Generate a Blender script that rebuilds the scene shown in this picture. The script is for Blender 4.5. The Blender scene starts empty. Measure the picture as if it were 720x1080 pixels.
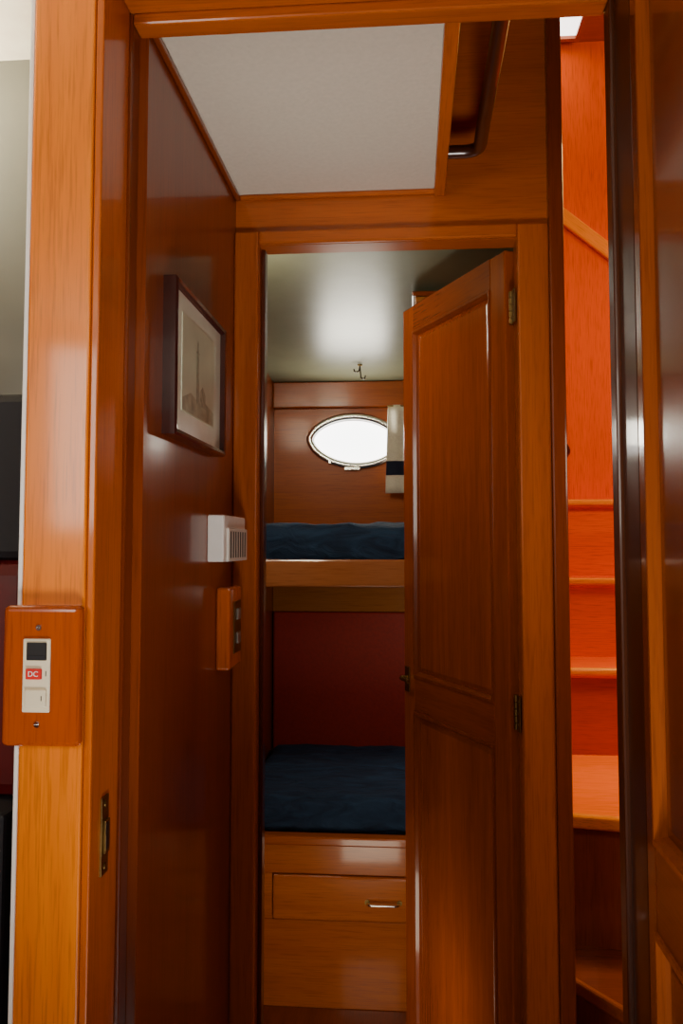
import bpy, bmesh, math, random
from mathutils import Vector, Matrix, noise
random.seed(4)
E = 1.31   # eye height; heights below are given relative to eye level
COL = bpy.context.scene.collection

# ---------------------------------------------------------------- materials
def nt(name):
    m = bpy.data.materials.new(name); m.use_nodes = True
    n = m.node_tree.nodes; l = m.node_tree.links
    return m, n, l, n['Principled BSDF']

def wood(name, c1, c2, axis='Z', rough=0.30, coat=0.5, scale=1.0, bump=0.01, spec=.3):
    m, n, l, b = nt(name)
    tc = n.new('ShaderNodeTexCoord'); mp = n.new('ShaderNodeMapping')
    s = {'X': (1.6, 42, 42), 'Y': (42, 1.6, 42), 'Z': (42, 42, 1.6)}[axis]
    mp.inputs['Scale'].default_value = [v*scale for v in s]
    oi = n.new('ShaderNodeObjectInfo'); mv = n.new('ShaderNodeVectorMath'); mv.operation = 'SCALE'
    cb = n.new('ShaderNodeCombineXYZ')
    for k in range(3): l.new(oi.outputs['Random'], cb.inputs[k])
    mv.inputs['Scale'].default_value = 37.0
    l.new(cb.outputs[0], mv.inputs[0]); l.new(mv.outputs[0], mp.inputs['Location'])
    l.new(tc.outputs['Object'], mp.inputs['Vector'])
    n1 = n.new('ShaderNodeTexNoise'); n1.inputs['Scale'].default_value = 1.1
    n1.inputs['Detail'].default_value = 8; n1.inputs['Roughness'].default_value = .62
    n1.inputs['Distortion'].default_value = .5
    n2 = n.new('ShaderNodeTexNoise'); n2.inputs['Scale'].default_value = 9
    n2.inputs['Detail'].default_value = 3
    l.new(mp.outputs[0], n1.inputs['Vector']); l.new(mp.outputs[0], n2.inputs['Vector'])
    n3 = n.new('ShaderNodeTexNoise'); n3.inputs['Scale'].default_value = .16; n3.inputs['Detail'].default_value = 2
    l.new(mp.outputs[0], n3.inputs['Vector'])
    ad = n.new('ShaderNodeMath'); ad.operation = 'MULTIPLY_ADD'; ad.inputs[1].default_value = .5
    l.new(n3.outputs['Fac'], ad.inputs[0])
    hf = n.new('ShaderNodeMath'); hf.operation = 'MULTIPLY'; hf.inputs[1].default_value = .5
    l.new(n1.outputs['Fac'], hf.inputs[0]); l.new(hf.outputs[0], ad.inputs[2])
    r = n.new('ShaderNodeValToRGB')
    r.color_ramp.elements[0].position = .32; r.color_ramp.elements[0].color = (*c2, 1)
    r.color_ramp.elements[1].position = .68; r.color_ramp.elements[1].color = (*c1, 1)
    l.new(ad.outputs[0], r.inputs['Fac'])
    r2 = n.new('ShaderNodeValToRGB')
    r2.color_ramp.elements[0].position = .3; r2.color_ramp.elements[0].color = (.66, .60, .54, 1)
    r2.color_ramp.elements[1].position = .5; r2.color_ramp.elements[1].color = (1, 1, 1, 1)
    l.new(n2.outputs['Fac'], r2.inputs['Fac'])
    mx = n.new('ShaderNodeMix'); mx.data_type = 'RGBA'; mx.blend_type = 'MULTIPLY'
    mx.inputs['Factor'].default_value = .7
    l.new(r.outputs['Color'], mx.inputs['A']); l.new(r2.outputs['Color'], mx.inputs['B'])
    l.new(mx.outputs['Result'], b.inputs['Base Color'])
    b.inputs['Roughness'].default_value = rough
    b.inputs['Specular IOR Level'].default_value = spec
    b.inputs['Coat Weight'].default_value = coat; b.inputs['Coat Roughness'].default_value = .09
    bp = n.new('ShaderNodeBump'); bp.inputs['Strength'].default_value = bump; bp.inputs['Distance'].default_value = .01
    l.new(n1.outputs['Fac'], bp.inputs['Height']); l.new(bp.outputs[0], b.inputs['Normal'])
    return m

def plain(name, c, rough=.5, metal=0, var=.08, nscale=30, bump=.05, coat=0, emit=None, estr=0):
    m, n, l, b = nt(name)
    tc = n.new('ShaderNodeTexCoord'); ns = n.new('ShaderNodeTexNoise')
    ns.inputs['Scale'].default_value = nscale; ns.inputs['Detail'].default_value = 4
    l.new(tc.outputs['Object'], ns.inputs['Vector'])
    r = n.new('ShaderNodeValToRGB')
    r.color_ramp.elements[0].position = .3; r.color_ramp.elements[0].color = (*[v*(1-var) for v in c], 1)
    r.color_ramp.elements[1].position = .7; r.color_ramp.elements[1].color = (*[min(1, v*(1+var)) for v in c], 1)
    l.new(ns.outputs['Fac'], r.inputs['Fac']); l.new(r.outputs['Color'], b.inputs['Base Color'])
    b.inputs['Roughness'].default_value = rough; b.inputs['Metallic'].default_value = metal
    b.inputs['Coat Weight'].default_value = coat
    if bump:
        bp = n.new('ShaderNodeBump'); bp.inputs['Strength'].default_value = bump; bp.inputs['Distance'].default_value = .005
        l.new(ns.outputs['Fac'], bp.inputs['Height']); l.new(bp.outputs[0], b.inputs['Normal'])
    if emit:
        b.inputs['Emission Color'].default_value = (*emit, 1); b.inputs['Emission Strength'].default_value = estr
    return m

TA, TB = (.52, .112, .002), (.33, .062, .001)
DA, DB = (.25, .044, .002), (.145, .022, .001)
W_TEAK_V = wood('teak_vertical', TA, TB, 'Z')
W_TEAK_H = wood('teak_horizontal', TA, TB, 'X')
W_TEAK_Y = wood('teak_lengthwise', TA, TB, 'Y')
W_LIT_V = wood('teak_lit_tone', (.90, .240, .002), (.68, .152, .002), 'Z')  # brighter copy of the teak; light on the near casing is in the colour
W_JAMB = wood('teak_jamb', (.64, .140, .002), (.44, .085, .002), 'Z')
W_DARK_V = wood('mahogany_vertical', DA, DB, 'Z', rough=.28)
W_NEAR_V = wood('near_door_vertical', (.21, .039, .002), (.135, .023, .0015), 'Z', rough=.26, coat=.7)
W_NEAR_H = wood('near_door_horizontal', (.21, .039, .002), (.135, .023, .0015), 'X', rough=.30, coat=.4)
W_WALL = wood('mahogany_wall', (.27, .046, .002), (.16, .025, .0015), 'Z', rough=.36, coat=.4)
W_DOOR_V = wood('door_mahogany_vertical', (.36, .064, .001), (.20, .033, .001), 'Z', rough=.22, coat=.8)
W_DOOR_H = wood('door_mahogany_horizontal', (.32, .055, .001), (.18, .028, .001), 'X', rough=.22, coat=.8)
W_DARK_H = wood('mahogany_horizontal', DA, DB, 'X', rough=.28)
W_DARK_Y = wood('mahogany_lengthwise', DA, DB, 'Y')
W_DEEP = wood('mahogany_deep', (.10, .018, .004), (.05, .009, .003), 'Z')
W_EDGE = wood('jamb_dark_brown', (.075, .018, .004), (.045, .010, .003), 'Z', rough=.35, coat=.3)
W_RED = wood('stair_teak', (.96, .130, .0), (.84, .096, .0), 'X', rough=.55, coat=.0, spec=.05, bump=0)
W_REDDK = wood('riser_teak_shade_tone', (.60, .062, .0), (.46, .044, .0), 'X', rough=.5, coat=.0, spec=.08, bump=0)  # darker copy of the stair teak, shade put into the riser above the landing
W_LAND = wood('landing_teak_lit_tone', (1.0, .19, .0), (.92, .13, .0), 'X', rough=.5, coat=.0, spec=.05, bump=0)  # stair teak brightened so the landing's glow is partly in its colour
W_NOSE = wood('nosing_teak_lit_tone', (1.0, .32, .005), (.95, .24, .005), 'X', rough=.4, coat=.1, spec=.15)  # tread teak lightened so bright lit edges are in the colour
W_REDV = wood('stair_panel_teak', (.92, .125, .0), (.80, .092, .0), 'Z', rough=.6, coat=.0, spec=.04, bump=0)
W_TAN = wood('pale_teak', (.36, .130, .025), (.27, .085, .016), 'X')
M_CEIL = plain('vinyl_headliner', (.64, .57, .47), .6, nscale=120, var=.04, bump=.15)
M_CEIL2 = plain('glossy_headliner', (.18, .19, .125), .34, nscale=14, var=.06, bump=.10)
M_CREAM = plain('cream_paint', (.98, .88, .66), .5)
M_GREY = plain('grey_reflection_tone', (.17, .17, .135), .30, nscale=4)  # flat grey for the simplified reflections at far left
M_MAROON = plain('maroon_reflection_tone', (.10, .003, .004), .4)  # flat maroon for the simplified reflections at far left
M_DARKP = plain('near_black_tone', (.007, .006, .010), .65, bump=0)  # near-black for the simplified reflections, also the socket slot
M_WHITE = plain('white_plastic', (.94, .93, .89), .3, nscale=60, var=.02, bump=0)
M_CREAMP = plain('cream_plastic', (.84, .76, .55), .35, var=.02, bump=0)
M_BLACK = plain('black_plastic', (.012, .012, .014), .35, var=.1, bump=0)
M_VENT = plain('grey_vent_slot', (.04, .04, .035), .5, var=.1, bump=0)
M_REDP = plain('red_plastic', (.70, .012, .010), .35, var=.05, bump=0)
M_STRIP = plain('bright_aluminium_strip', (.95, .95, .93), .35, metal=0, var=.02, bump=0)
M_CHROME = plain('chrome', (.78, .78, .76), .15, metal=1, var=.02, bump=0)
M_PEWTER = plain('pewter_switch', (.42, .40, .36), .35, metal=.8, var=.05, bump=0)
M_GRILLE = plain('silver_grille', (.82, .80, .74), .35, metal=.1, var=.03, bump=0)
M_RIM = plain('polished_port_rim', (.75, .75, .70), .25, metal=.95, var=.02, bump=0)
M_BRASS = plain('aged_brass', (.24, .15, .05), .42, metal=1, var=.2, bump=.05)
M_BRONZE = plain('varnished_dark_rail', (.050, .014, .006), .3, metal=.0, coat=.5)
M_FRAME = plain('black_lacquer_frame', (.040, .008, .006), .22, var=.2, bump=0, coat=.5)
M_MAT = plain('grey_picture_mat', (.84, .90, .74), .25, var=.03, bump=0, coat=.8)
M_PRINT = plain('sepia_print', (.40, .39, .26), .5, nscale=40, var=.30, bump=0, coat=.8)
M_INK = plain('sepia_ink', (.36, .36, .25), .5, nscale=90, var=.35, bump=0, coat=.8)
M_SKYP = plain('print_sky', (.62, .65, .47), .5, nscale=12, var=.10, bump=0, coat=.8)
M_NAVY = plain('navy_band_fabric', (.010, .016, .045), .85, bump=.2, nscale=200)
M_CURT = plain('cream_curtain_fabric', (.95, .88, .74), .9, nscale=180, bump=.2)
M_REDF = plain('red_upholstery', (.27, .010, .001), .6, nscale=90, var=.12, bump=.1)
M_SKY = plain('daylit_glass', (.9, .95, 1), .4, var=0, bump=0, emit=(1, 1, .97), estr=7)
M_GLARE = plain('daylit_hatch', (.9, .95, 1), .4, var=0, bump=0, emit=(1, .97, .92), estr=4)

def blue_fabric():
    m, n, l, b = nt('blue_bedding')
    tc = n.new('ShaderNodeTexCoord'); a = n.new('ShaderNodeTexNoise'); a.inputs['Scale'].default_value = 16
    a.inputs['Detail'].default_value = 6; a.inputs['Distortion'].default_value = 1.2
    mp = n.new('ShaderNodeMapping'); mp.inputs['Scale'].default_value = (.6, 2.0, 1.2)
    l.new(tc.outputs['Object'], mp.inputs['Vector']); l.new(mp.outputs[0], a.inputs['Vector'])
    r = n.new('ShaderNodeValToRGB')
    r.color_ramp.elements[0].position = .3; r.color_ramp.elements[0].color = (.002, .012, .040, 1)
    r.color_ramp.elements[1].position = .75; r.color_ramp.elements[1].color = (.014, .048, .115, 1)
    l.new(a.outputs['Fac'], r.inputs['Fac']); l.new(r.outputs['Color'], b.inputs['Base Color'])
    b.inputs['Roughness'].default_value = .9
    bp = n.new('ShaderNodeBump'); bp.inputs['Strength'].default_value = .8; bp.inputs['Distance'].default_value = .02
    l.new(a.outputs['Fac'], bp.inputs['Height']); l.new(bp.outputs[0], b.inputs['Normal'])
    return m
M_BLUE = blue_fabric()

# ---------------------------------------------------------------- helpers
WORLD = {}
def link(ob, loc, parent=None, kind=None, label=None, category=None):
    COL.objects.link(ob)
    if parent is not None:
        ob.parent = parent
        ob.location = Vector(loc) - WORLD[parent.name]
    else:
        ob.location = loc
    WORLD[ob.name] = Vector(loc)
    if kind: ob['kind'] = kind
    if label: ob['label'] = label
    if category and parent is None: ob['category'] = category
    return ob

def group(name, loc, label, category, kind=None, rotz=0):
    ob = bpy.data.objects.new(name, None); ob.empty_display_size = .05
    link(ob, (loc[0], loc[1], loc[2]+E), None, kind, label, category)
    ob.rotation_euler = (0, 0, rotz)
    return ob

def meshobj(name, bm, loc, mats, parent=None, smooth=False, **kw):
    me = bpy.data.meshes.new(name)
    bmesh.ops.recalc_face_normals(bm, faces=bm.faces)
    bm.to_mesh(me); bm.free()
    for m in (mats if isinstance(mats, (list, tuple)) else [mats]): me.materials.append(m)
    if smooth:
        for p in me.polygons: p.use_smooth = True
    ob = bpy.data.objects.new(name, me)
    return link(ob, loc, parent, **kw)

def bevel(ob, w, seg=2):
    md = ob.modifiers.new('Bevel', 'BEVEL'); md.width = w; md.segments = seg; md.limit_method = 'ANGLE'
    return ob

def addbox(bm, x0, x1, y0, y1, z0, z1, mi=0):
    vs = [bm.verts.new((x, y, z)) for x in (x0, x1) for y in (y0, y1) for z in (z0, z1)]
    for q in ((0, 1, 3, 2), (4, 6, 7, 5), (0, 4, 5, 1), (2, 3, 7, 6), (0, 2, 6, 4), (1, 5, 7, 3)):
        f = bm.faces.new([vs[i] for i in q]); f.material_index = mi

def box(name, x0, x1, y0, y1, z0, z1, mat, bev=.0015, parent=None, local=False, **kw):
    c = Vector(((x0+x1)/2, (y0+y1)/2, (z0+z1)/2))
    bm = bmesh.new(); hx, hy, hz = abs(x1-x0)/2, abs(y1-y0)/2, abs(z1-z0)/2
    addbox(bm, -hx, hx, -hy, hy, -hz, hz)
    if local: loc = c + WORLD[parent.name]
    else: loc = c + Vector((0, 0, E))
    ob = meshobj(name, bm, loc, mat, parent, **kw)
    if bev: bevel(ob, bev)
    return ob

def cyl_bm(bm, p, q, r, seg=20, cap=True):
    p, q = Vector(p), Vector(q); d = q-p
    rot = d.to_track_quat('Z', 'Y').to_matrix().to_4x4()
    bmesh.ops.create_cone(bm, cap_ends=cap, segments=seg, radius1=r, radius2=r, depth=d.length,
                          matrix=Matrix.Translation((p+q)/2) @ rot)

def tube(name, pts, r, mat, parent=None, local=False, **kw):
    cu = bpy.data.curves.new(name, 'CURVE'); cu.dimensions = '3D'; cu.bevel_depth = r; cu.bevel_resolution = 6
    cu.use_fill_caps = True
    sp = cu.splines.new('POLY'); P = [Vector(p) for p in pts]
    out = [P[0]]
    for i in range(1, len(P)-1):
        a, b, c = P[i-1], P[i], P[i+1]; rr = min((a-b).length, (c-b).length)*.48
        s = b+(a-b).normalized()*rr; e = b+(c-b).normalized()*rr
        for k in range(9):
            t = k/8; out.append(s*(1-t)**2+b*2*t*(1-t)+e*t*t)
    out.append(P[-1]); org = out[0].copy()
    sp.points.add(len(out)-1)
    for i, p in enumerate(out): sp.points[i].co = (*(p-org), 1)
    tmp = bpy.data.objects.new('tmp', cu); COL.objects.link(tmp)
    dg = bpy.context.evaluated_depsgraph_get(); dg.update()
    me = bpy.data.meshes.new_from_object(tmp.evaluated_get(dg)); bpy.data.objects.remove(tmp)
    me.name = name; me.materials.clear(); me.materials.append(mat)
    for p in me.polygons: p.use_smooth = True
    ob = bpy.data.objects.new(name, me)
    loc = org+WORLD[parent.name] if local else org+Vector((0, 0, E))
    return link(ob, loc, parent, **kw)

def text(name, s, size, loc, rot, mat, parent):
    cu = bpy.data.curves.new(name, 'FONT'); cu.body = s; cu.size = size; cu.extrude = .0003
    cu.align_x = 'CENTER'; cu.align_y = 'CENTER'
    tmp = bpy.data.objects.new('tmp', cu); COL.objects.link(tmp)
    dg = bpy.context.evaluated_depsgraph_get(); dg.update()
    me = bpy.data.meshes.new_from_object(tmp.evaluated_get(dg)); bpy.data.objects.remove(tmp)
    me.name = name; me.materials.clear(); me.materials.append(mat)
    ob = bpy.data.objects.new(name, me)
    link(ob, Vector(loc)+Vector((0, 0, E)), parent); ob.rotation_euler = rot
    return ob

tn = [0]
def trim(*a, label='varnished teak trim board', **kw):
    tn[0] += 1
    return box('trim_%d' % tn[0], *a, kind='structure', label=label, category='trim', **kw)
def wall(side, *a, label='varnished wood wall panel', **kw):
    return box('wall_'+side, *a, kind='structure', label=label, category='wall', **kw)

# ---------------------------------------------------------------- room shell
FL = -1.262
XL = -.347
Y2 = 1.64
Y4 = 3.18
CE = .694
TOP = 2.0
box('floor', -1.4, 1.3, -1.6, 3.45, FL-.04, FL, W_DARK_Y, 0, kind='structure', label='dark varnished wooden sole', category='floor')
wall('rear', -1.4, 1.3, -1.64, -1.6, FL, .72, W_TEAK_V, 0)
wall('near_left', -1.44, -1.4, -1.6, 1.15, FL, .72, W_TEAK_V, 0)
wall('near_right', 1.3, 1.34, -1.6, 3.45, FL, TOP, W_TEAK_V, 0)
box('ceiling_saloon', -1.4, 1.3, -1.6, .965, .72, .75, M_CREAM, 0, kind='structure', label='cream painted saloon ceiling', category='ceiling')
box('ceiling_alcove', -1.4, -.46, .965, 1.15, .70, .72, M_CREAM, 0, kind='structure', label='cream painted alcove ceiling', category='ceiling')
wall('alcove', -1.4, -.372, 1.15, 1.18, FL, .70, M_GREY, 0, label='flat grey alcove panel standing in for a reflection')  # flat grey block in place of mirror reflections
wall('header', -.46, 1.3, .985, 1.055, .725, TOP, W_TEAK_H, 0)
wall('near_front', .30, 1.3, .985, 1.055, FL, .725, W_TEAK_V, 0)

g = group('reflection_blocks', (-.9, 1.05, FL), 'flat maroon and black bench back on dark wood base in alcove', 'reflection')  # made-up maroon and black blocks replace reflections, not a real seat
box('maroon_block', -1.35, -.50, 1.09, 1.145, -.33, -.02, M_MAROON, .02, g)
box('top_rail', -1.35, -.50, 1.10, 1.148, -.02, .205, M_DARKP, .012, g)  # black reflection block, not a rail
box('base', -1.35, -.50, 1.03, 1.148, FL, -.33, M_DARKP, .006, g)  # lower black reflection block

# first door frame
trim(-.449, -.3745, .955, 1.0, FL, .74, W_LIT_V, bev=.0025, label='varnished teak door casing in a brighter lit tone')
trim(-.3735, -.364, .957, 1.055, FL, .74, W_JAMB, bev=.002, label='teak door jamb')
trim(-.365, -.359, 1.045, 1.075, FL, .692, W_DARK_V, bev=.002, label='dark teak door stop')
trim(-.449, -.366, 1.0, 1.075, FL, .74, W_DARK_V, bev=0, label='dark wood door post')
trim(-.3638, .25, .966, 1.055, .692, .76, W_TEAK_H, bev=.003, label='teak door head')
trim(-.359, .246, 1.045, 1.078, .676, .692, W_TEAK_H, bev=.003, label='teak door head stop')
trim(.252, .30, .972, 1.045, FL, .692, W_EDGE, bev=.003, label='dark mahogany door jamb')
trim(.246, .30, 1.045, 1.075, FL, .72, W_EDGE, bev=.003, label='dark mahogany door stop')
trim(-.456, -.4502, .958, .985, FL, .72, M_STRIP, bev=.002, label='thin bright metal edge strip')

# passage
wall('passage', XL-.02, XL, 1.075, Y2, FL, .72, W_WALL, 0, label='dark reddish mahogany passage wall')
box('ceiling', XL, .052, 1.055, Y2, CE, CE+.02, M_CEIL, 0, kind='structure', label='pale grey vinyl headliner panel', category='ceiling')
trim(XL, XL+.009, 1.075, Y2, CE-.011, CE, W_DARK_Y, bev=.003, label='small mahogany ceiling moulding')
trim(XL+.009, .052, Y2-.010, Y2, CE-.010, CE, W_TEAK_H, bev=.003, label='small teak ceiling moulding')
trim(.045, .066, 1.06, Y2, CE-.014, .80, W_TEAK_Y, bev=.003, label='teak hatch coaming board')
wall('well_side', .03, .052, 1.055, Y2, .80, TOP, W_TEAK_Y, 0)
OX0, OX1, OZ = -.299, .203, .592
wall('bulkhead_top', XL-.02, .285, Y2, Y2+.05, OZ, .72, W_TEAK_H, 0, label='teak bulkhead above cabin door')
wall('bulkhead_upper', .052, .285, Y2, Y2+.05, .72, TOP, W_TEAK_H, 0, label='teak bulkhead rising beside hatch')
wall('bulkhead_left', XL-.02, OX0, Y2, Y2+.05, FL, OZ, W_TEAK_V, 0)
wall('bulkhead_right', OX1, .285, Y2, Y2+.05, FL, OZ, W_TEAK_V, 0)
trim(XL, OX0, Y2-.014, Y2, FL, .618, W_TEAK_V, bev=.004, label='teak casing beside cabin door')
trim(OX1, .262, Y2-.014, Y2, FL, .618, W_TEAK_V, bev=.004, label='teak casing beside cabin door')
trim(OX0, OX1, Y2-.0138, Y2, OZ, .618, W_TEAK_H, bev=.004, label='teak casing above cabin door')
trim(OX0, OX0+.008, Y2+.02, Y2+.05, FL, OZ, W_DEEP, bev=.002, label='door stop in jamb shadow tone')  # dark colour carries the shadow on the jamb's inner face
trim(.262, .290, Y2-.020, Y2+.07, FL, TOP-.01, W_DARK_V, bev=.004, label='dark mahogany corner post')

# cabin shell
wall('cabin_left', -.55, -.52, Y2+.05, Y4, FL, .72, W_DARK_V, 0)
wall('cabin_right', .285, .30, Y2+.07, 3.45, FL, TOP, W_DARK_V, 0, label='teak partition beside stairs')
CF = .715
bm = bmesh.new()
vs = [bm.verts.new(v) for v in ((-.52, Y2+.05, CF), (.285, Y2+.05, CF), (.285, Y4, .612), (-.52, Y4, .612),
                                (-.52, Y2+.05, CF+.02), (.285, Y2+.05, CF+.02), (.285, Y4, .632), (-.52, Y4, .632))]
for q in ((0, 1, 2, 3), (4, 5, 6, 7), (0, 1, 5, 4), (1, 2, 6, 5), (2, 3, 7, 6), (3, 0, 4, 7)): bm.faces.new([vs[i] for i in q])
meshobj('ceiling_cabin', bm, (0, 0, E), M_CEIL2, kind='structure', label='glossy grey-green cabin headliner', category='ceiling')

# porthole outline: long oval, slightly pointed ends, tilted a touch
PC = (-.213, .390); PA, PB = .168, .090; TILT = math.radians(-3)
def pout(t, grow=0.0):
    a, b = PA+grow, PB+grow; c, s = math.cos(t), math.sin(t)
    x = a*c; z = b*s*(abs(s)**.2 if s else 0)
    return (x*math.cos(TILT)-z*math.sin(TILT), x*math.sin(TILT)+z*math.cos(TILT))
N = 96
def holed_wall(name, x0, x1, z0, z1, y, th, mat):
    bm = bmesh.new(); cx, cz = PC; inn, out, back = [], [], []
    pts = []
    for i in range(N):
        px, pz = pout(2*math.pi*i/N); pts.append((math.atan2(pz, px) % (2*math.pi), px, pz))
    pts.sort()
    for (X, Z) in ((x0, z0), (x0, z1), (x1, z0), (x1, z1)):
        a = math.atan2(Z-cz, X-cx) % (2*math.pi)
        for k in range(len(pts)):
            p, q = pts[k], pts[(k+1) % len(pts)]
            a0, a1 = p[0], q[0] if k+1 < len(pts) else q[0]+2*math.pi
            if a0 < a < a1:
                f = (a-a0)/(a1-a0); pts.insert(k+1, (a, p[1]+(q[1]-p[1])*f, p[2]+(q[2]-p[2])*f)); break
    for a, px, pz in pts:
        c, s = math.cos(a), math.sin(a)
        inn.append(bm.verts.new((cx+px, y, cz+pz))); back.append(bm.verts.new((cx+px, y+th, cz+pz)))
        t = min(((x1-cx)/c if c > 1e-6 else 9e9), ((x0-cx)/c if c < -1e-6 else 9e9),
                ((z1-cz)/s if s > 1e-6 else 9e9), ((z0-cz)/s if s < -1e-6 else 9e9))
        out.append(bm.verts.new((cx+t*c, y, cz+t*s)))
    n = len(pts)
    for i in range(n):
        j = (i+1) % n
        bm.faces.new((inn[i], inn[j], out[j], out[i])); bm.faces.new((inn[i], back[i], back[j], inn[j]))
    return meshobj(name, bm, (0, 0, E), mat, kind='structure', label='varnished teak hull-side wall with oval port', category='wall')
holed_wall('wall_cabin_back', -.52, .285, FL, .63, Y4, .05, wood('hull_teak', (.54, .112, .001), (.40, .074, .001), 'X', rough=.36, coat=.2))
trim(-.52, .285, Y4-.03, Y4, .515, .612, W_TEAK_H, bev=.004, label='teak beam along cabin ceiling')
trim(-.52, .285, Y4-.02, Y4, -.245, -.085, W_TAN, bev=.003, label='pale cleat board standing in for lit wall under upper bunk')  # pale colour paints the lit strip of back wall; doubles as bunk support

g = group('window_1', (PC[0], Y4, PC[1]), 'oval silver-rimmed porthole full of bright daylight', 'window', kind='structure')
def ering(grow, r, ms=12):
    bm = bmesh.new(); rings = []
    for i in range(N):
        t = 2*math.pi*i/N; x, z = pout(t, grow); c = Vector((x, 0, z))
        xa, za = pout(t-.04, grow); xb, zb = pout(t+.04, grow)
        tg = Vector((xb-xa, 0, zb-za)).normalized(); nrm = Vector((tg.z, 0, -tg.x)); rr = []
        for k in range(ms):
            p = 2*math.pi*k/ms; rr.append(bm.verts.new(c+nrm*r*math.cos(p)+Vector((0, 1, 0))*r*.7*math.sin(p)))
        rings.append(rr)
    for i in range(N):
        for k in range(ms):
            bm.faces.new((rings[i][k], rings[(i+1) % N][k], rings[(i+1) % N][(k+1) % ms], rings[i][(k+1) % ms]))
    return bm
meshobj('outer_rim', ering(.003, .013), (PC[0], Y4-.004, PC[1]+E), M_RIM, g, smooth=True)
meshobj('inner_rim', ering(-.008, .004), (PC[0], Y4+.010, PC[1]+E), M_RIM, g, smooth=True)
bm = bmesh.new()
vv = [bm.verts.new((pout(2*math.pi*i/N)[0], 0, pout(2*math.pi*i/N)[1])) for i in range(N)]
bm.faces.new(vv); meshobj('window_pane', bm, (PC[0], Y4+.03, PC[1]+E), M_SKY, g)
box('latch', PC[0]-.04, PC[0]+.02, Y4-.018, Y4-.004, PC[1]-PB-.020, PC[1]-PB-.008, M_RIM, .002, g)
box('latch', PC[0]-.100, PC[0]-.088, Y4-.018, Y4-.004, PC[1]-PB+.004, PC[1]-PB+.020, M_RIM, .002, g)

# ---------------------------------------------------------------- doors
def rpanel(name, x0, x1, z0, z1, y, side, mat, parent):
    bm = bmesh.new(); lv = []
    for ins, dy in ((0, -.002), (.002, -.002), (.022, .004), (.024, .0045)):
        lv.append([bm.verts.new((X, y+side*dy, Z)) for X, Z in ((x0+ins, z0+ins), (x1-ins, z0+ins), (x1-ins, z1-ins), (x0+ins, z1-ins))])
    for a, b in zip(lv, lv[1:]):
        for i in range(4): bm.faces.new((a[i], a[(i+1) % 4], b[(i+1) % 4], b[i]))
    bm.faces.new(lv[-1])
    return meshobj(name, bm, WORLD[parent.name], mat, parent)

def moulding(x0, x1, z0, z1, y, side, mat, parent, w=.012, h=.006):
    bm = bmesh.new(); rs = []
    for ins, dy in ((-.002, -.002), (-.001, h), (w*.4, h*1.1), (w*.8, -.004), (w, -.011)):
        rs.append([bm.verts.new((X, y+side*dy, Z)) for X, Z in ((x0+ins, z0+ins), (x1-ins, z0+ins), (x1-ins, z1-ins), (x0+ins, z1-ins))])
    for a, b in zip(rs, rs[1:]):
        for i in range(4): bm.faces.new((a[i], a[(i+1) % 4], b[(i+1) % 4], b[i]))
    return meshobj('panel_moulding', bm, WORLD[parent.name], mat, parent)

def door(name, loc, rotz, W, z0, z1, T, st, rail_top, mid, rail_bot, mv, mh, label, mp=None, mm=None):
    g = group(name, loc, label, 'door', kind='structure', rotz=rotz); h = T/2; mp = mp or mv
    st, st2 = st if isinstance(st, tuple) else (st, st)
    box('stile', 0, st, -h, h, z0, z1, mv, .003, g, local=True)
    box('stile', W-st2, W, -h, h, z0, z1, mv, .003, g, local=True)
    box('rail', st, W-st2, -h, h, z1-rail_top, z1, mh, .001, g, local=True)
    box('rail', st, W-st2, -h, h, mid[0], mid[1], mh, .001, g, local=True)
    box('rail', st, W-st2, -h, h, z0, z0+rail_bot, mh, .001, g, local=True)
    for a, b in ((z0+rail_bot, mid[0]), (mid[1], z1-rail_top)):
        for s in (1, -1):
            rpanel('panel', st, W-st2, a, b, s*(h-.010), s, mp, g)
            moulding(st, W-st2, a, b, s*h, s, mm or mh, g, h=.003)
    return g
ang2 = math.atan2(2.118-1.697, .003-.203)
d2 = door('door_2', (.201, 1.700, 0), ang2, .483, FL+.01, .589, .034, .058, .066, (-.398, -.314), .10, W_DOOR_V, W_DOOR_H,
          'open varnished mahogany two-panel cabin door with brass hinges', mm=W_DARK_V)
def hinge(g, x, y, z, hh=.066, sx=.028, sgn=1):
    bm = bmesh.new(); addbox(bm, 0, sx, -.0012, .0012, -hh/2, hh/2)
    for k in range(5):
        a = -hh/2+k*hh/5; cyl_bm(bm, (0, 0, a+.0008), (0, 0, a+hh/5-.0008), .0055)
    for k in (-1, 0, 1): cyl_bm(bm, (sx*.6, -.002, k*hh*.33), (sx*.6, .002, k*hh*.33), .003)
    return meshobj('hinge', bm, Vector((x, y, z))+WORLD[g.name], M_BRASS, g, label='aged brass butt hinge')
ca, sa = math.cos(-ang2), math.sin(-ang2)
wx, wy = .1965-.201, 1.674-1.700
for z in (.465, -.318):
    h = hinge(d2, wx*ca-wy*sa, wx*sa+wy*ca, z); h.rotation_euler = (0, 0, -math.pi/2-ang2+math.radians(6))
box('lock_plate', .476, .4845, -.011, .011, -.375, -.285, M_BRASS, .001, d2, local=True)
bm = bmesh.new()
addbox(bm, .450, .476, .0165, .0195, -.355, -.295)
cyl_bm(bm, (.462, .018, -.322), (.462, .036, -.322), .006)
cyl_bm(bm, (.466, .034, -.322), (.425, .034, -.325), .0045)
bevel(meshobj('handle', bm, WORLD[d2.name], M_BRASS, d2, label='small brass lever handle'), .001)

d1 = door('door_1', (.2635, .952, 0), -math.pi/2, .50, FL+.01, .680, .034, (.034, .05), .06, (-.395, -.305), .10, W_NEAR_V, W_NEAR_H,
          'open glossy mahogany panelled door standing beside viewer', mm=wood('door_moulding_teak', (.32, .068, .002), (.25, .048, .002), 'Z', rough=.6, coat=0, spec=.1, bump=0))

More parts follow.
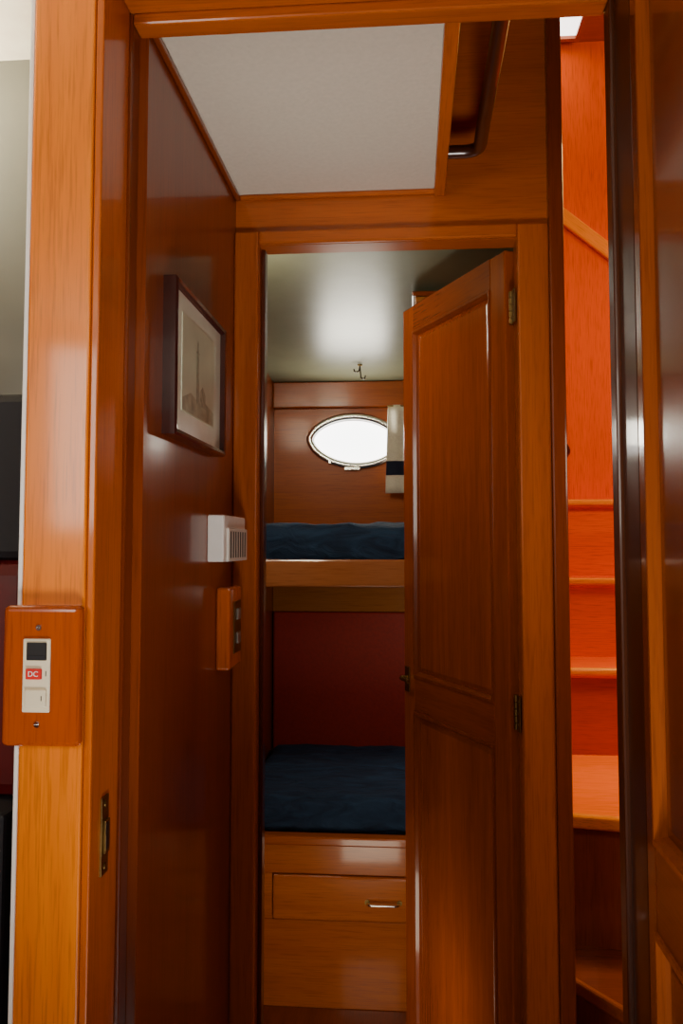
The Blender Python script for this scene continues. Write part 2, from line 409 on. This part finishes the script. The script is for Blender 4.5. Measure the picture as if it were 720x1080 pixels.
g = group('strike_plate', (-.365, 1.0, -.33), 'aged brass strike plate let into door jamb', 'strike plate')
bm = bmesh.new(); addbox(bm, -.002, .002, -.011, .011, -.045, .045); addbox(bm, .002, .005, -.006, .008, -.02, .018)
for s in (-.036, .036): cyl_bm(bm, (.001, 0, s), (.0032, 0, s), .004)
bevel(meshobj('plate', bm, (-.364, 1.0, -.340+E), M_BRASS, g), .0005)
box('latch_slot', -.362, -.3585, .995, 1.003, -.355, -.325, M_BLACK, 0, g)

# ---------------------------------------------------------------- switch plates
SX, SY, SZ = -.4175, .955, -.147
g = group('switch_plate', (SX, SY, SZ), 'orange teak switch plate with socket and red breaker', 'switch')
bm = bmesh.new(); addbox(bm, -.046, .046, -.016, 0, -.079, .079)
o = meshobj('wooden_plate', bm, (SX, SY, SZ+E), wood('plate_teak', (.50, .085, .001), (.34, .050, .001), 'Z', rough=.22), g); bevel(o, .007, 4)
FY = SY-.016
box('switch_insert', SX-.020, SX+.012, FY-.003, FY, SZ-.040, SZ+.042, M_CREAMP, .0015, g, label='cream plastic insert')
box('socket', SX-.015, SX+.008, FY-.005, FY-.002, SZ+.018, SZ+.038, M_BLACK, .001, g, label='black socket')
box('socket_slot', SX-.013, SX+.006, FY-.0054, FY-.004, SZ+.020, SZ+.024, M_DARKP, .0005, g)
box('breaker_switch', SX-.015, SX+.003, FY-.006, FY-.002, SZ-.003, SZ+.009, M_REDP, .001, g, label='red switch marked DC')
box('rocker_switch', SX-.016, SX+.009, FY-.006, FY-.002, SZ-.034, SZ-.014, M_CREAMP, .0015, g, label='cream rocker switch')
text('lettering', 'DC', .0085, (SX-.006, FY-.0064, SZ+.003), (math.pi/2, 0, 0), M_WHITE, g)
text('lettering', 'I', .0085, (SX+.0075, FY-.0034, SZ+.003), (math.pi/2, 0, 0), M_BLACK, g)
text('lettering', 'I', .008, (SX+.004, FY-.0064, SZ-.024), (math.pi/2, 0, 0), M_BLACK, g)
for s in (.054, -.054):
    bm = bmesh.new(); cyl_bm(bm, (0, .001, 0), (0, -.0015, 0), .0032); addbox(bm, -.003, .003, -.0022, -.001, -.0005, .0005)
    meshobj('screw', bm, (SX-.003, FY, SZ+s+E), M_CHROME, g)

g = group('switch_plate', (XL, 1.56, -.148), 'thick teak block switch plate on dark passage wall', 'switch')
bm = bmesh.new(); addbox(bm, 0, .025, -.055, .045, -.073, .073)
bevel(meshobj('wooden_plate', bm, (XL, 1.55, -.148+E), wood('block_teak', (.66, .13, .002), (.48, .085, .002), 'Z', rough=.25), g), .005, 3)
box('switch_insert', XL+.025, XL+.027, 1.525, 1.585, -.195, -.101, M_BRASS, .001, g, label='brushed metal insert')
for z in (-.168, -.125):
    box('rocker_switch', XL+.027, XL+.031, 1.542, 1.568, z-.010, z+.010, M_PEWTER, .001, g)

g = group('alarm_box', (XL, 1.5, .012), 'white plastic wall sensor box with slotted silver grille', 'alarm')
bm = bmesh.new(); addbox(bm, 0, .029, -.075, .108, -.040, .040)
bevel(meshobj('housing', bm, (XL, 1.5, .012+E), M_WHITE, g), .003, 3)
box('vent_grille', XL+.027, XL+.033, 1.448, 1.608, -.028, .030, M_GRILLE, .0015, g, label='slotted silver vent grille')
for k in range(7):
    box('vent_slot', XL+.0325, XL+.0335, 1.459+k*.0205, 1.467+k*.0205, -.022, .024, M_VENT, 0, g)

# ---------------------------------------------------------------- framed picture
PY0, PY1, PZ0, PZ1 = 1.155, 1.470, .155, .380
g = group('framed_picture', (XL, (PY0+PY1)/2, (PZ0+PZ1)/2), 'dark framed sepia lighthouse print with grey mat', 'picture')
bm = bmesh.new(); rs = []
for ins, dx in ((0, 0), (0, .018), (.003, .021), (.008, .020), (.011, .011)):
    rs.append([bm.verts.new((dx, Yv, Zv)) for Yv, Zv in ((PY0+ins, PZ0+ins), (PY1-ins, PZ0+ins), (PY1-ins, PZ1-ins), (PY0+ins, PZ1-ins))])
for a, b in zip(rs, rs[1:]):
    for i in range(4): bm.faces.new((a[i], a[(i+1) % 4], b[(i+1) % 4], b[i]))
meshobj('frame', bm, (XL, 0, E), M_FRAME, g)
box('mat', XL, XL+.012, PY0+.010, PY1-.010, PZ0+.010, PZ1-.010, M_MAT, 0, g)
box('print', XL+.012, XL+.013, PY0+.055, PY1-.060, PZ0+.042, PZ1-.038, M_SKYP, 0, g)
bm = bmesh.new(); yy = 1.300; zz = PZ0+.044
def poly(pts): bm.faces.new([bm.verts.new((0, a, b)) for a, b in pts])
poly([(yy-.010, zz+.02), (yy+.010, zz+.02), (yy+.006, zz+.10), (yy-.006, zz+.10)])
poly([(yy-.009, zz+.10), (yy+.009, zz+.10), (yy+.009, zz+.103), (yy-.009, zz+.103)])
poly([(yy-.005, zz+.103), (yy+.005, zz+.103), (yy+.004, zz+.116), (yy, zz+.122), (yy-.004, zz+.116)])
poly([(yy+.012, zz+.02), (yy+.05, zz+.02), (yy+.05, zz+.042), (yy+.031, zz+.054), (yy+.012, zz+.042)])
meshobj('print_tower', bm, (XL+.0135, 0, E), M_INK, g)
bm = bmesh.new()
poly([(PY0+.058, zz), (PY1-.063, zz), (PY1-.063, zz+.022), (yy+.05, zz+.030), (yy, zz+.024), (yy-.04, zz+.032), (PY0+.058, zz+.018)])
meshobj('print_shore', bm, (XL+.0133, 0, E), M_PRINT, g)

# ---------------------------------------------------------------- hatch grab rail
g = group('grab_rail', (.070, 1.55, .73), 'dark varnished bent grab rail beside hatch coaming', 'rail')
tube('rail_tube', [(.128, 1.078, .738), (.128, 1.575, .738), (.062, 1.575, .738)], .0125, M_BRONZE, g)
bm = bmesh.new(); cyl_bm(bm, (0, 0, 0), (.004, 0, 0), .017, 24)
meshobj('flange', bm, (.066, 1.575, .738+E), M_BRONZE, g)
bm = bmesh.new(); cyl_bm(bm, (0, 0, 0), (0, .004, 0), .020, 24)
meshobj('flange', bm, (.128, 1.0785, .738+E), M_BRONZE, g)

# ---------------------------------------------------------------- bunks
BF = 2.40
def soft(name, x0, x1, y0, y1, z0, z1, mat, parent=None, amp=.008, freq=6, **kw):
    bm = bmesh.new()
    c = Vector(((x0+x1)/2, (y0+y1)/2, (z0+z1)/2))
    bmesh.ops.create_cube(bm, size=1)
    bmesh.ops.subdivide_edges(bm, edges=bm.edges, cuts=30, use_grid_fill=True)
    D = Vector((x1-x0, y1-y0, z1-z0))
    for v in bm.verts:
        n = v.co.copy()
        p = Vector((n.x*D.x, n.y*D.y, n.z*D.z))
        r = min(D)*.38; q = Vector([max(-D[i]/2+r, min(D[i]/2-r, p[i])) for i in range(3)]); dlt = p-q
        if dlt.length > 1e-6:
            m = max(abs(dlt[i])/r for i in range(3)); p = q+dlt.normalized()*r*m if m > 0 else p
        w = p+c
        k = noise.noise(Vector((w.x*freq, w.y*freq*1.3, w.z*freq)))+.5*noise.noise(Vector((w.x*freq*2.7+w.y*4, w.y*freq*2, w.z*9)))
        p.z += k*amp*(1 if n.z > -.3 else .0); p.y += k*amp*.5 if abs(n.y) > .45 else 0
        v.co = p
    return meshobj(name, bm, c+Vector((0, 0, E)), mat, parent, smooth=True, **kw)

g = group('upper_bunk', (-.1, BF, -.04), 'teak upper bunk shelf with varnished front board', 'bunk')
box('front_board', -.52, .285, BF-.002, BF+.022, -.118, -.040, wood('bunk_teak', (.50, .18, .07), (.38, .12, .035), 'X', rough=.22, coat=.6), .005, g)
box('base_panel', -.52, .285, BF+.022, Y4, -.085, -.068, W_DARK_H, .001, g)
soft('upper_mattress', -.512, .277, BF+.026, Y4-.008, -.067, .062, M_BLUE, amp=.016, freq=9, label='dark blue quilted mattress on upper bunk', category='mattress')

MT = -.722
g = group('lower_bunk', (-.1, BF, FL), 'varnished teak lower bunk base with drawer', 'bunk')
W_B1 = wood('bunk_front_teak', (.60, .152, .003), (.42, .088, .002), 'X', rough=.3)
box('body', -.518, .283, BF+.012, Y4-.002, FL, -.827, W_B1, .001, g)
box('top_rail', -.518, .283, BF-.012, BF+.03, -.827, -.802, W_TEAK_H, .005, g)
box('front_panel', -.518, .283, BF, BF+.014, -.905, -.827, W_B1, .001, g)
box('front_panel', -.518, .283, BF, BF+.014, FL, -1.030, W_B1, .002, g)
box('front_stile', -.518, -.392, BF, BF+.014, -1.029, -.906, W_B1, .001, g)
box('front_stile', .192, .283, BF, BF+.014, -1.029, -.906, W_B1, .001, g)
dr = box('drawer', -.389, .189, BF-.010, BF+.012, -1.027, -.908, W_B1, .006, g)
tube('handle', [(-.128, BF-.010, -.972), (-.126, BF-.034, -.972), (-.042, BF-.034, -.972), (-.040, BF-.010, -.972)], .003, M_CHROME, dr, label='small chrome bow handle')
for x in (-.128, -.040):
    bm = bmesh.new(); cyl_bm(bm, (0, 0, 0), (0, -.004, 0), .007); meshobj('handle_rosette', bm, (x, BF-.010, -.972+E), M_BRASS, dr)
soft('lower_mattress', -.512, .277, BF+.034, Y4-.036, -.826, MT+.004, M_BLUE, amp=.010, freq=7, label='dark blue covered mattress on lower bunk', category='mattress')
box('back_cushion', -.515, .28, Y4-.03, Y4-.001, -.826, -.246, M_REDF, .006, label='flat dark red upholstered back panel of bunk', category='cushion')

g = group('locker', (.14, 2.3, FL), 'tall pale teak hanging locker behind cabin door', 'cabinet')
box('body', .010, .283, 2.225, 2.382, FL, .655, W_TAN, .002, g)
box('door', .03, .26, 2.215, 2.225, FL+.1, .60, W_TEAK_V, .002, g)
box('cornice', .002, .283, 2.215, 2.382, .655, .667, W_DARK_H, .003, g)

g = group('curtain', (0, Y4-.05, .52), 'cream curtain with navy band beside porthole', 'curtain')
def curtain_part(name, z0, z1, mat, off=0):
    bm = bmesh.new(); nx, nz = 60, 12; grid = []
    for i in range(nx+1):
        col = []
        for j in range(nz+1):
            z = z0+(z1-z0)*j/nz
            x = -.098+.17*i/nx + .03*(z-.19)
            y = Y4-.062-off+.003*math.sin(i/nx*2*math.pi*3.2+.6)+.0015*math.sin(z*30+i*.2)
            col.append(bm.verts.new((x, y, z)))
        grid.append(col)
    for i in range(nx):
        for j in range(nz): bm.faces.new((grid[i][j], grid[i+1][j], grid[i+1][j+1], grid[i][j+1]))
    o = meshobj(name, bm, (0, 0, E), mat, g, smooth=True)
    s = o.modifiers.new('Solidify', 'SOLIDIFY'); s.thickness = .0015
    return o
curtain_part('fabric', .190, .515, M_CURT)
curtain_part('navy_band', .256, .308, M_NAVY, .002)
tube('curtain_rod', [(-.09, Y4-.062, .512), (.2, Y4-.062, .512)], .003, M_BRASS, g)

g = group('ceiling_hook', (-.18, 2.94, .618), 'small dark metal double hook on ceiling', 'hook')
zc = CF-(2.94-1.69)/(3.18-1.69)*(CF-.612)
bm = bmesh.new(); cyl_bm(bm, (0, 0, 0), (0, 0, -.005), .008)
meshobj('base', bm, (-.18, 2.94, zc+E+.001), M_BRASS, g)
tube('hook', [(-.18, 2.94, zc-.004), (-.183, 2.94, zc-.024), (-.198, 2.93, zc-.027), (-.200, 2.93, zc-.017)], .0025, M_FRAME, g)
tube('hook', [(-.18, 2.94, zc-.004), (-.176, 2.94, zc-.048), (-.163, 2.93, zc-.052), (-.160, 2.93, zc-.040)], .0025, M_FRAME, g)

# ---------------------------------------------------------------- stairwell
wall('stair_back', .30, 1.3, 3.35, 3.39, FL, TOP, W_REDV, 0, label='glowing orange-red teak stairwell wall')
box('ceiling_stairwell', .05, 1.3, 1.055, 3.45, TOP, TOP+.03, W_TEAK_H, 0, kind='structure', label='wooden stairwell ceiling', category='ceiling')
g = group('window_2', (.5, 3.12, TOP-.01), 'bright daylit deck hatch over stairs', 'window', kind='structure')
box('window_pane', .34, .645, 2.95, 3.29, TOP-.007, TOP-.001, M_GLARE, 0, g)
bm = bmesh.new()
addbox(bm, .32, .665, 2.93, 2.95, TOP-.02, TOP-.001); addbox(bm, .32, .34, 2.95, 3.29, TOP-.02, TOP-.001)
addbox(bm, .645, .665, 2.95, 3.29, TOP-.02, TOP-.001); addbox(bm, .32, .665, 3.29, 3.31, TOP-.02, TOP-.001)
meshobj('frame', bm, (0, 0, E), W_TEAK_H, g)
g = group('staircase', (.75, 1.9, FL), 'glossy orange-red teak staircase with winding lower treads', 'stairs')
def slab(name, x0, x1, y0, y1, z, th, curve, skew, mat, bev=.008):
    bm = bmesh.new(); n = 24; top, bot = [], []
    f = (lambda t: y0-curve*math.sin(math.pi*t)+skew*(t-.5))
    for i in range(n+1):
        t = i/n; x = x0+(x1-x0)*t
        top.append(bm.verts.new((x, f(t), z))); bot.append(bm.verts.new((x, f(t), z-th)))
    if y1 is None:
        tb = [bm.verts.new((v.co.x, v.co.y+.028, z)) for v in top]; bb = [bm.verts.new((v.co.x, v.co.y+.028, z-th)) for v in bot]
    else:
        tb = [bm.verts.new((v.co.x, y1, z)) for v in top]; bb = [bm.verts.new((v.co.x, y1, z-th)) for v in bot]
    for i in range(n):
        bm.faces.new((top[i], top[i+1], tb[i+1], tb[i])); bm.faces.new((bot[i], bot[i+1], bb[i+1], bb[i]))
        bm.faces.new((top[i], top[i+1], bot[i+1], bot[i])); bm.faces.new((tb[i], tb[i+1], bb[i+1], bb[i]))
    bm.faces.new((top[0], bot[0], bb[0], tb[0])); bm.faces.new((top[-1], bot[-1], bb[-1], tb[-1]))
    return bevel(meshobj(name, bm, (0, 0, E), mat, g), bev, 3)
def riser(x0, x1, y, z0, z1, curve, skew, mat):
    bm = bmesh.new(); n = 24; fr = []
    for i in range(n+1):
        t = i/n; x = x0+(x1-x0)*t; yy = y-curve*math.sin(math.pi*t)+skew*(t-.5)
        fr.append([bm.verts.new(v) for v in ((x, yy, z0), (x, yy, z1), (x, yy+.016, z1), (x, yy+.016, z0))])
    for i in range(n):
        for k in range(4): bm.faces.new((fr[i][k], fr[i+1][k], fr[i+1][(k+1) % 4], fr[i][(k+1) % 4]))
    bm.faces.new(fr[0]); bm.faces.new(fr[-1])
    meshobj('riser', bm, (0, 0, E), mat, g)
S = [(-1.13, 1.52, .06, -.60, .85), (-.935, 1.66, .05, -.66, .85), (-.634, 2.045, .03, -.10, 1.298), (-.374, 2.66, 0, 0, 1.298), (-.112, 2.93, 0, 0, 1.298), (.165, 3.16, 0, 0, 1.298)]
prev = FL
for i, (z, y, cv, sk, xr) in enumerate(S):
    ye = 3.34 if i == len(S)-1 else S[i+1][1]+.03+abs(S[i+1][3])*.5
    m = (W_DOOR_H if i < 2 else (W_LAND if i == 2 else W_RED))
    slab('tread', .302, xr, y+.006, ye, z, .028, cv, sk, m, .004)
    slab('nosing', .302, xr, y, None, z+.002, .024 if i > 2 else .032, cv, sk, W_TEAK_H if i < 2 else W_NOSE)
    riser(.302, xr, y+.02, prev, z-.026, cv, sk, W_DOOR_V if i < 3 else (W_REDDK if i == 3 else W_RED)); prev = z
bm = bmesh.new(); addbox(bm, -.5, .5, -.02, 0, -.028, .028)
tn[0] += 1
o = meshobj('trim_%d' % tn[0], bm, (.66, 3.35, 1.235+E), W_NOSE, kind='structure', label='slanting teak trim board on stair wall', category='trim')
o.rotation_euler = (0, math.radians(40), 0); bevel(o, .006)
g = group('handhold', (.50, 3.34, .33), 'small dark wooden handhold on stair wall', 'handle')
tube('grip', [(.565, 3.35, .42), (.565, 3.30, .41), (.595, 3.30, .36), (.595, 3.35, .35)], .010, W_DEEP, g)

# ---------------------------------------------------------------- lights
def area(name, loc, target, size, power, color=(1, 1, 1), sy=None, spread=None):
    ld = bpy.data.lights.new(name, 'AREA'); ld.energy = power; ld.color = color; ld.size = size
    if sy: ld.shape = 'RECTANGLE'; ld.size_y = sy
    if spread: ld.spread = math.radians(spread)
    o = bpy.data.objects.new(name, ld); COL.objects.link(o); o.location = (loc[0], loc[1], loc[2]+E)
    o.rotation_euler = (Vector(target)-Vector(loc)).to_track_quat('-Z', 'Y').to_euler()
    return o
area('saloon_window_light', (-.9, -.9, .35), (-.3, 1.0, 0), .6, 13, (1, .95, .83))
area('saloon_overhead_fill', (.1, -.6, .68), (0, .6, -.6), .5, 3.2, (1, .95, .82))  # unseen overhead fill that lifts the passage wall
area('ceiling_fill_light', (.0, .25, -.95), (-.14, 1.38, .69), .3, 2.6, (1, .96, .89), spread=60)  # added unseen light aimed up to brighten the passage ceiling
area('alcove_fill', (-.80, 1.04, .52), (-.64, 1.06, .72), .08, 4.2, (1, .90, .72))  # added upward light for the cream glow on the alcove ceiling
area('stair_light', (1.05, 2.35, 1.1), (.55, 2.85, -.6), .4, 12, (1, .76, .22))
area('stair_top_light', (1.10, 2.5, 1.75), (.55, 3.3, 1.3), .25, 4, (1, .78, .30))
area('stair_tread_fill', (.85, 2.35, .5), (.60, 2.35, -.65), .15, 1.1, (1, .84, .18), spread=70)  # added narrow light for the glow on the landing
area('stair_foot_fill', (.75, 1.25, .2), (.5, 1.95, -.9), .25, 1.8, (1, .85, .65))  # added light hidden behind the wall to lift the lower steps
area('cabin_port_light', (-.213, 3.10, .40), (-.15, 2.4, .70), .22, 2.0, (1, .93, .74), .10)
area('cabin_fill', (-.42, 1.80, .60), (-.1, 3.1, .1), .16, 3.4, (1, .90, .66))  # added fill hidden beside the doorway, no real fixture
area('berth_fill', (.22, 2.55, -.17), (-.3, 3.0, -.6), .15, 1.2, (1, .88, .7))  # added fill hidden behind the door to brighten the lower bunk
area('cabin_low_light', (-.15, 1.75, -1.0), (-.1, 2.5, -.9), .2, 1.1, (1, .86, .64))
w = bpy.data.worlds.new('World'); bpy.context.scene.world = w; w.use_nodes = True
w.node_tree.nodes['Background'].inputs[0].default_value = (.8, .88, 1, 1); w.node_tree.nodes['Background'].inputs[1].default_value = .4

# ---------------------------------------------------------------- camera
cd = bpy.data.cameras.new('Camera'); cam = bpy.data.objects.new('Camera', cd); COL.objects.link(cam)
cam.location = (0, 0, E); cam.rotation_euler = (math.radians(90+3.5), 0, math.radians(4.75))
cd.sensor_fit = 'VERTICAL'; cd.sensor_height = 36; cd.lens = 30; cd.shift_y = -.0185; cd.clip_start = .01
bpy.context.scene.camera = cam
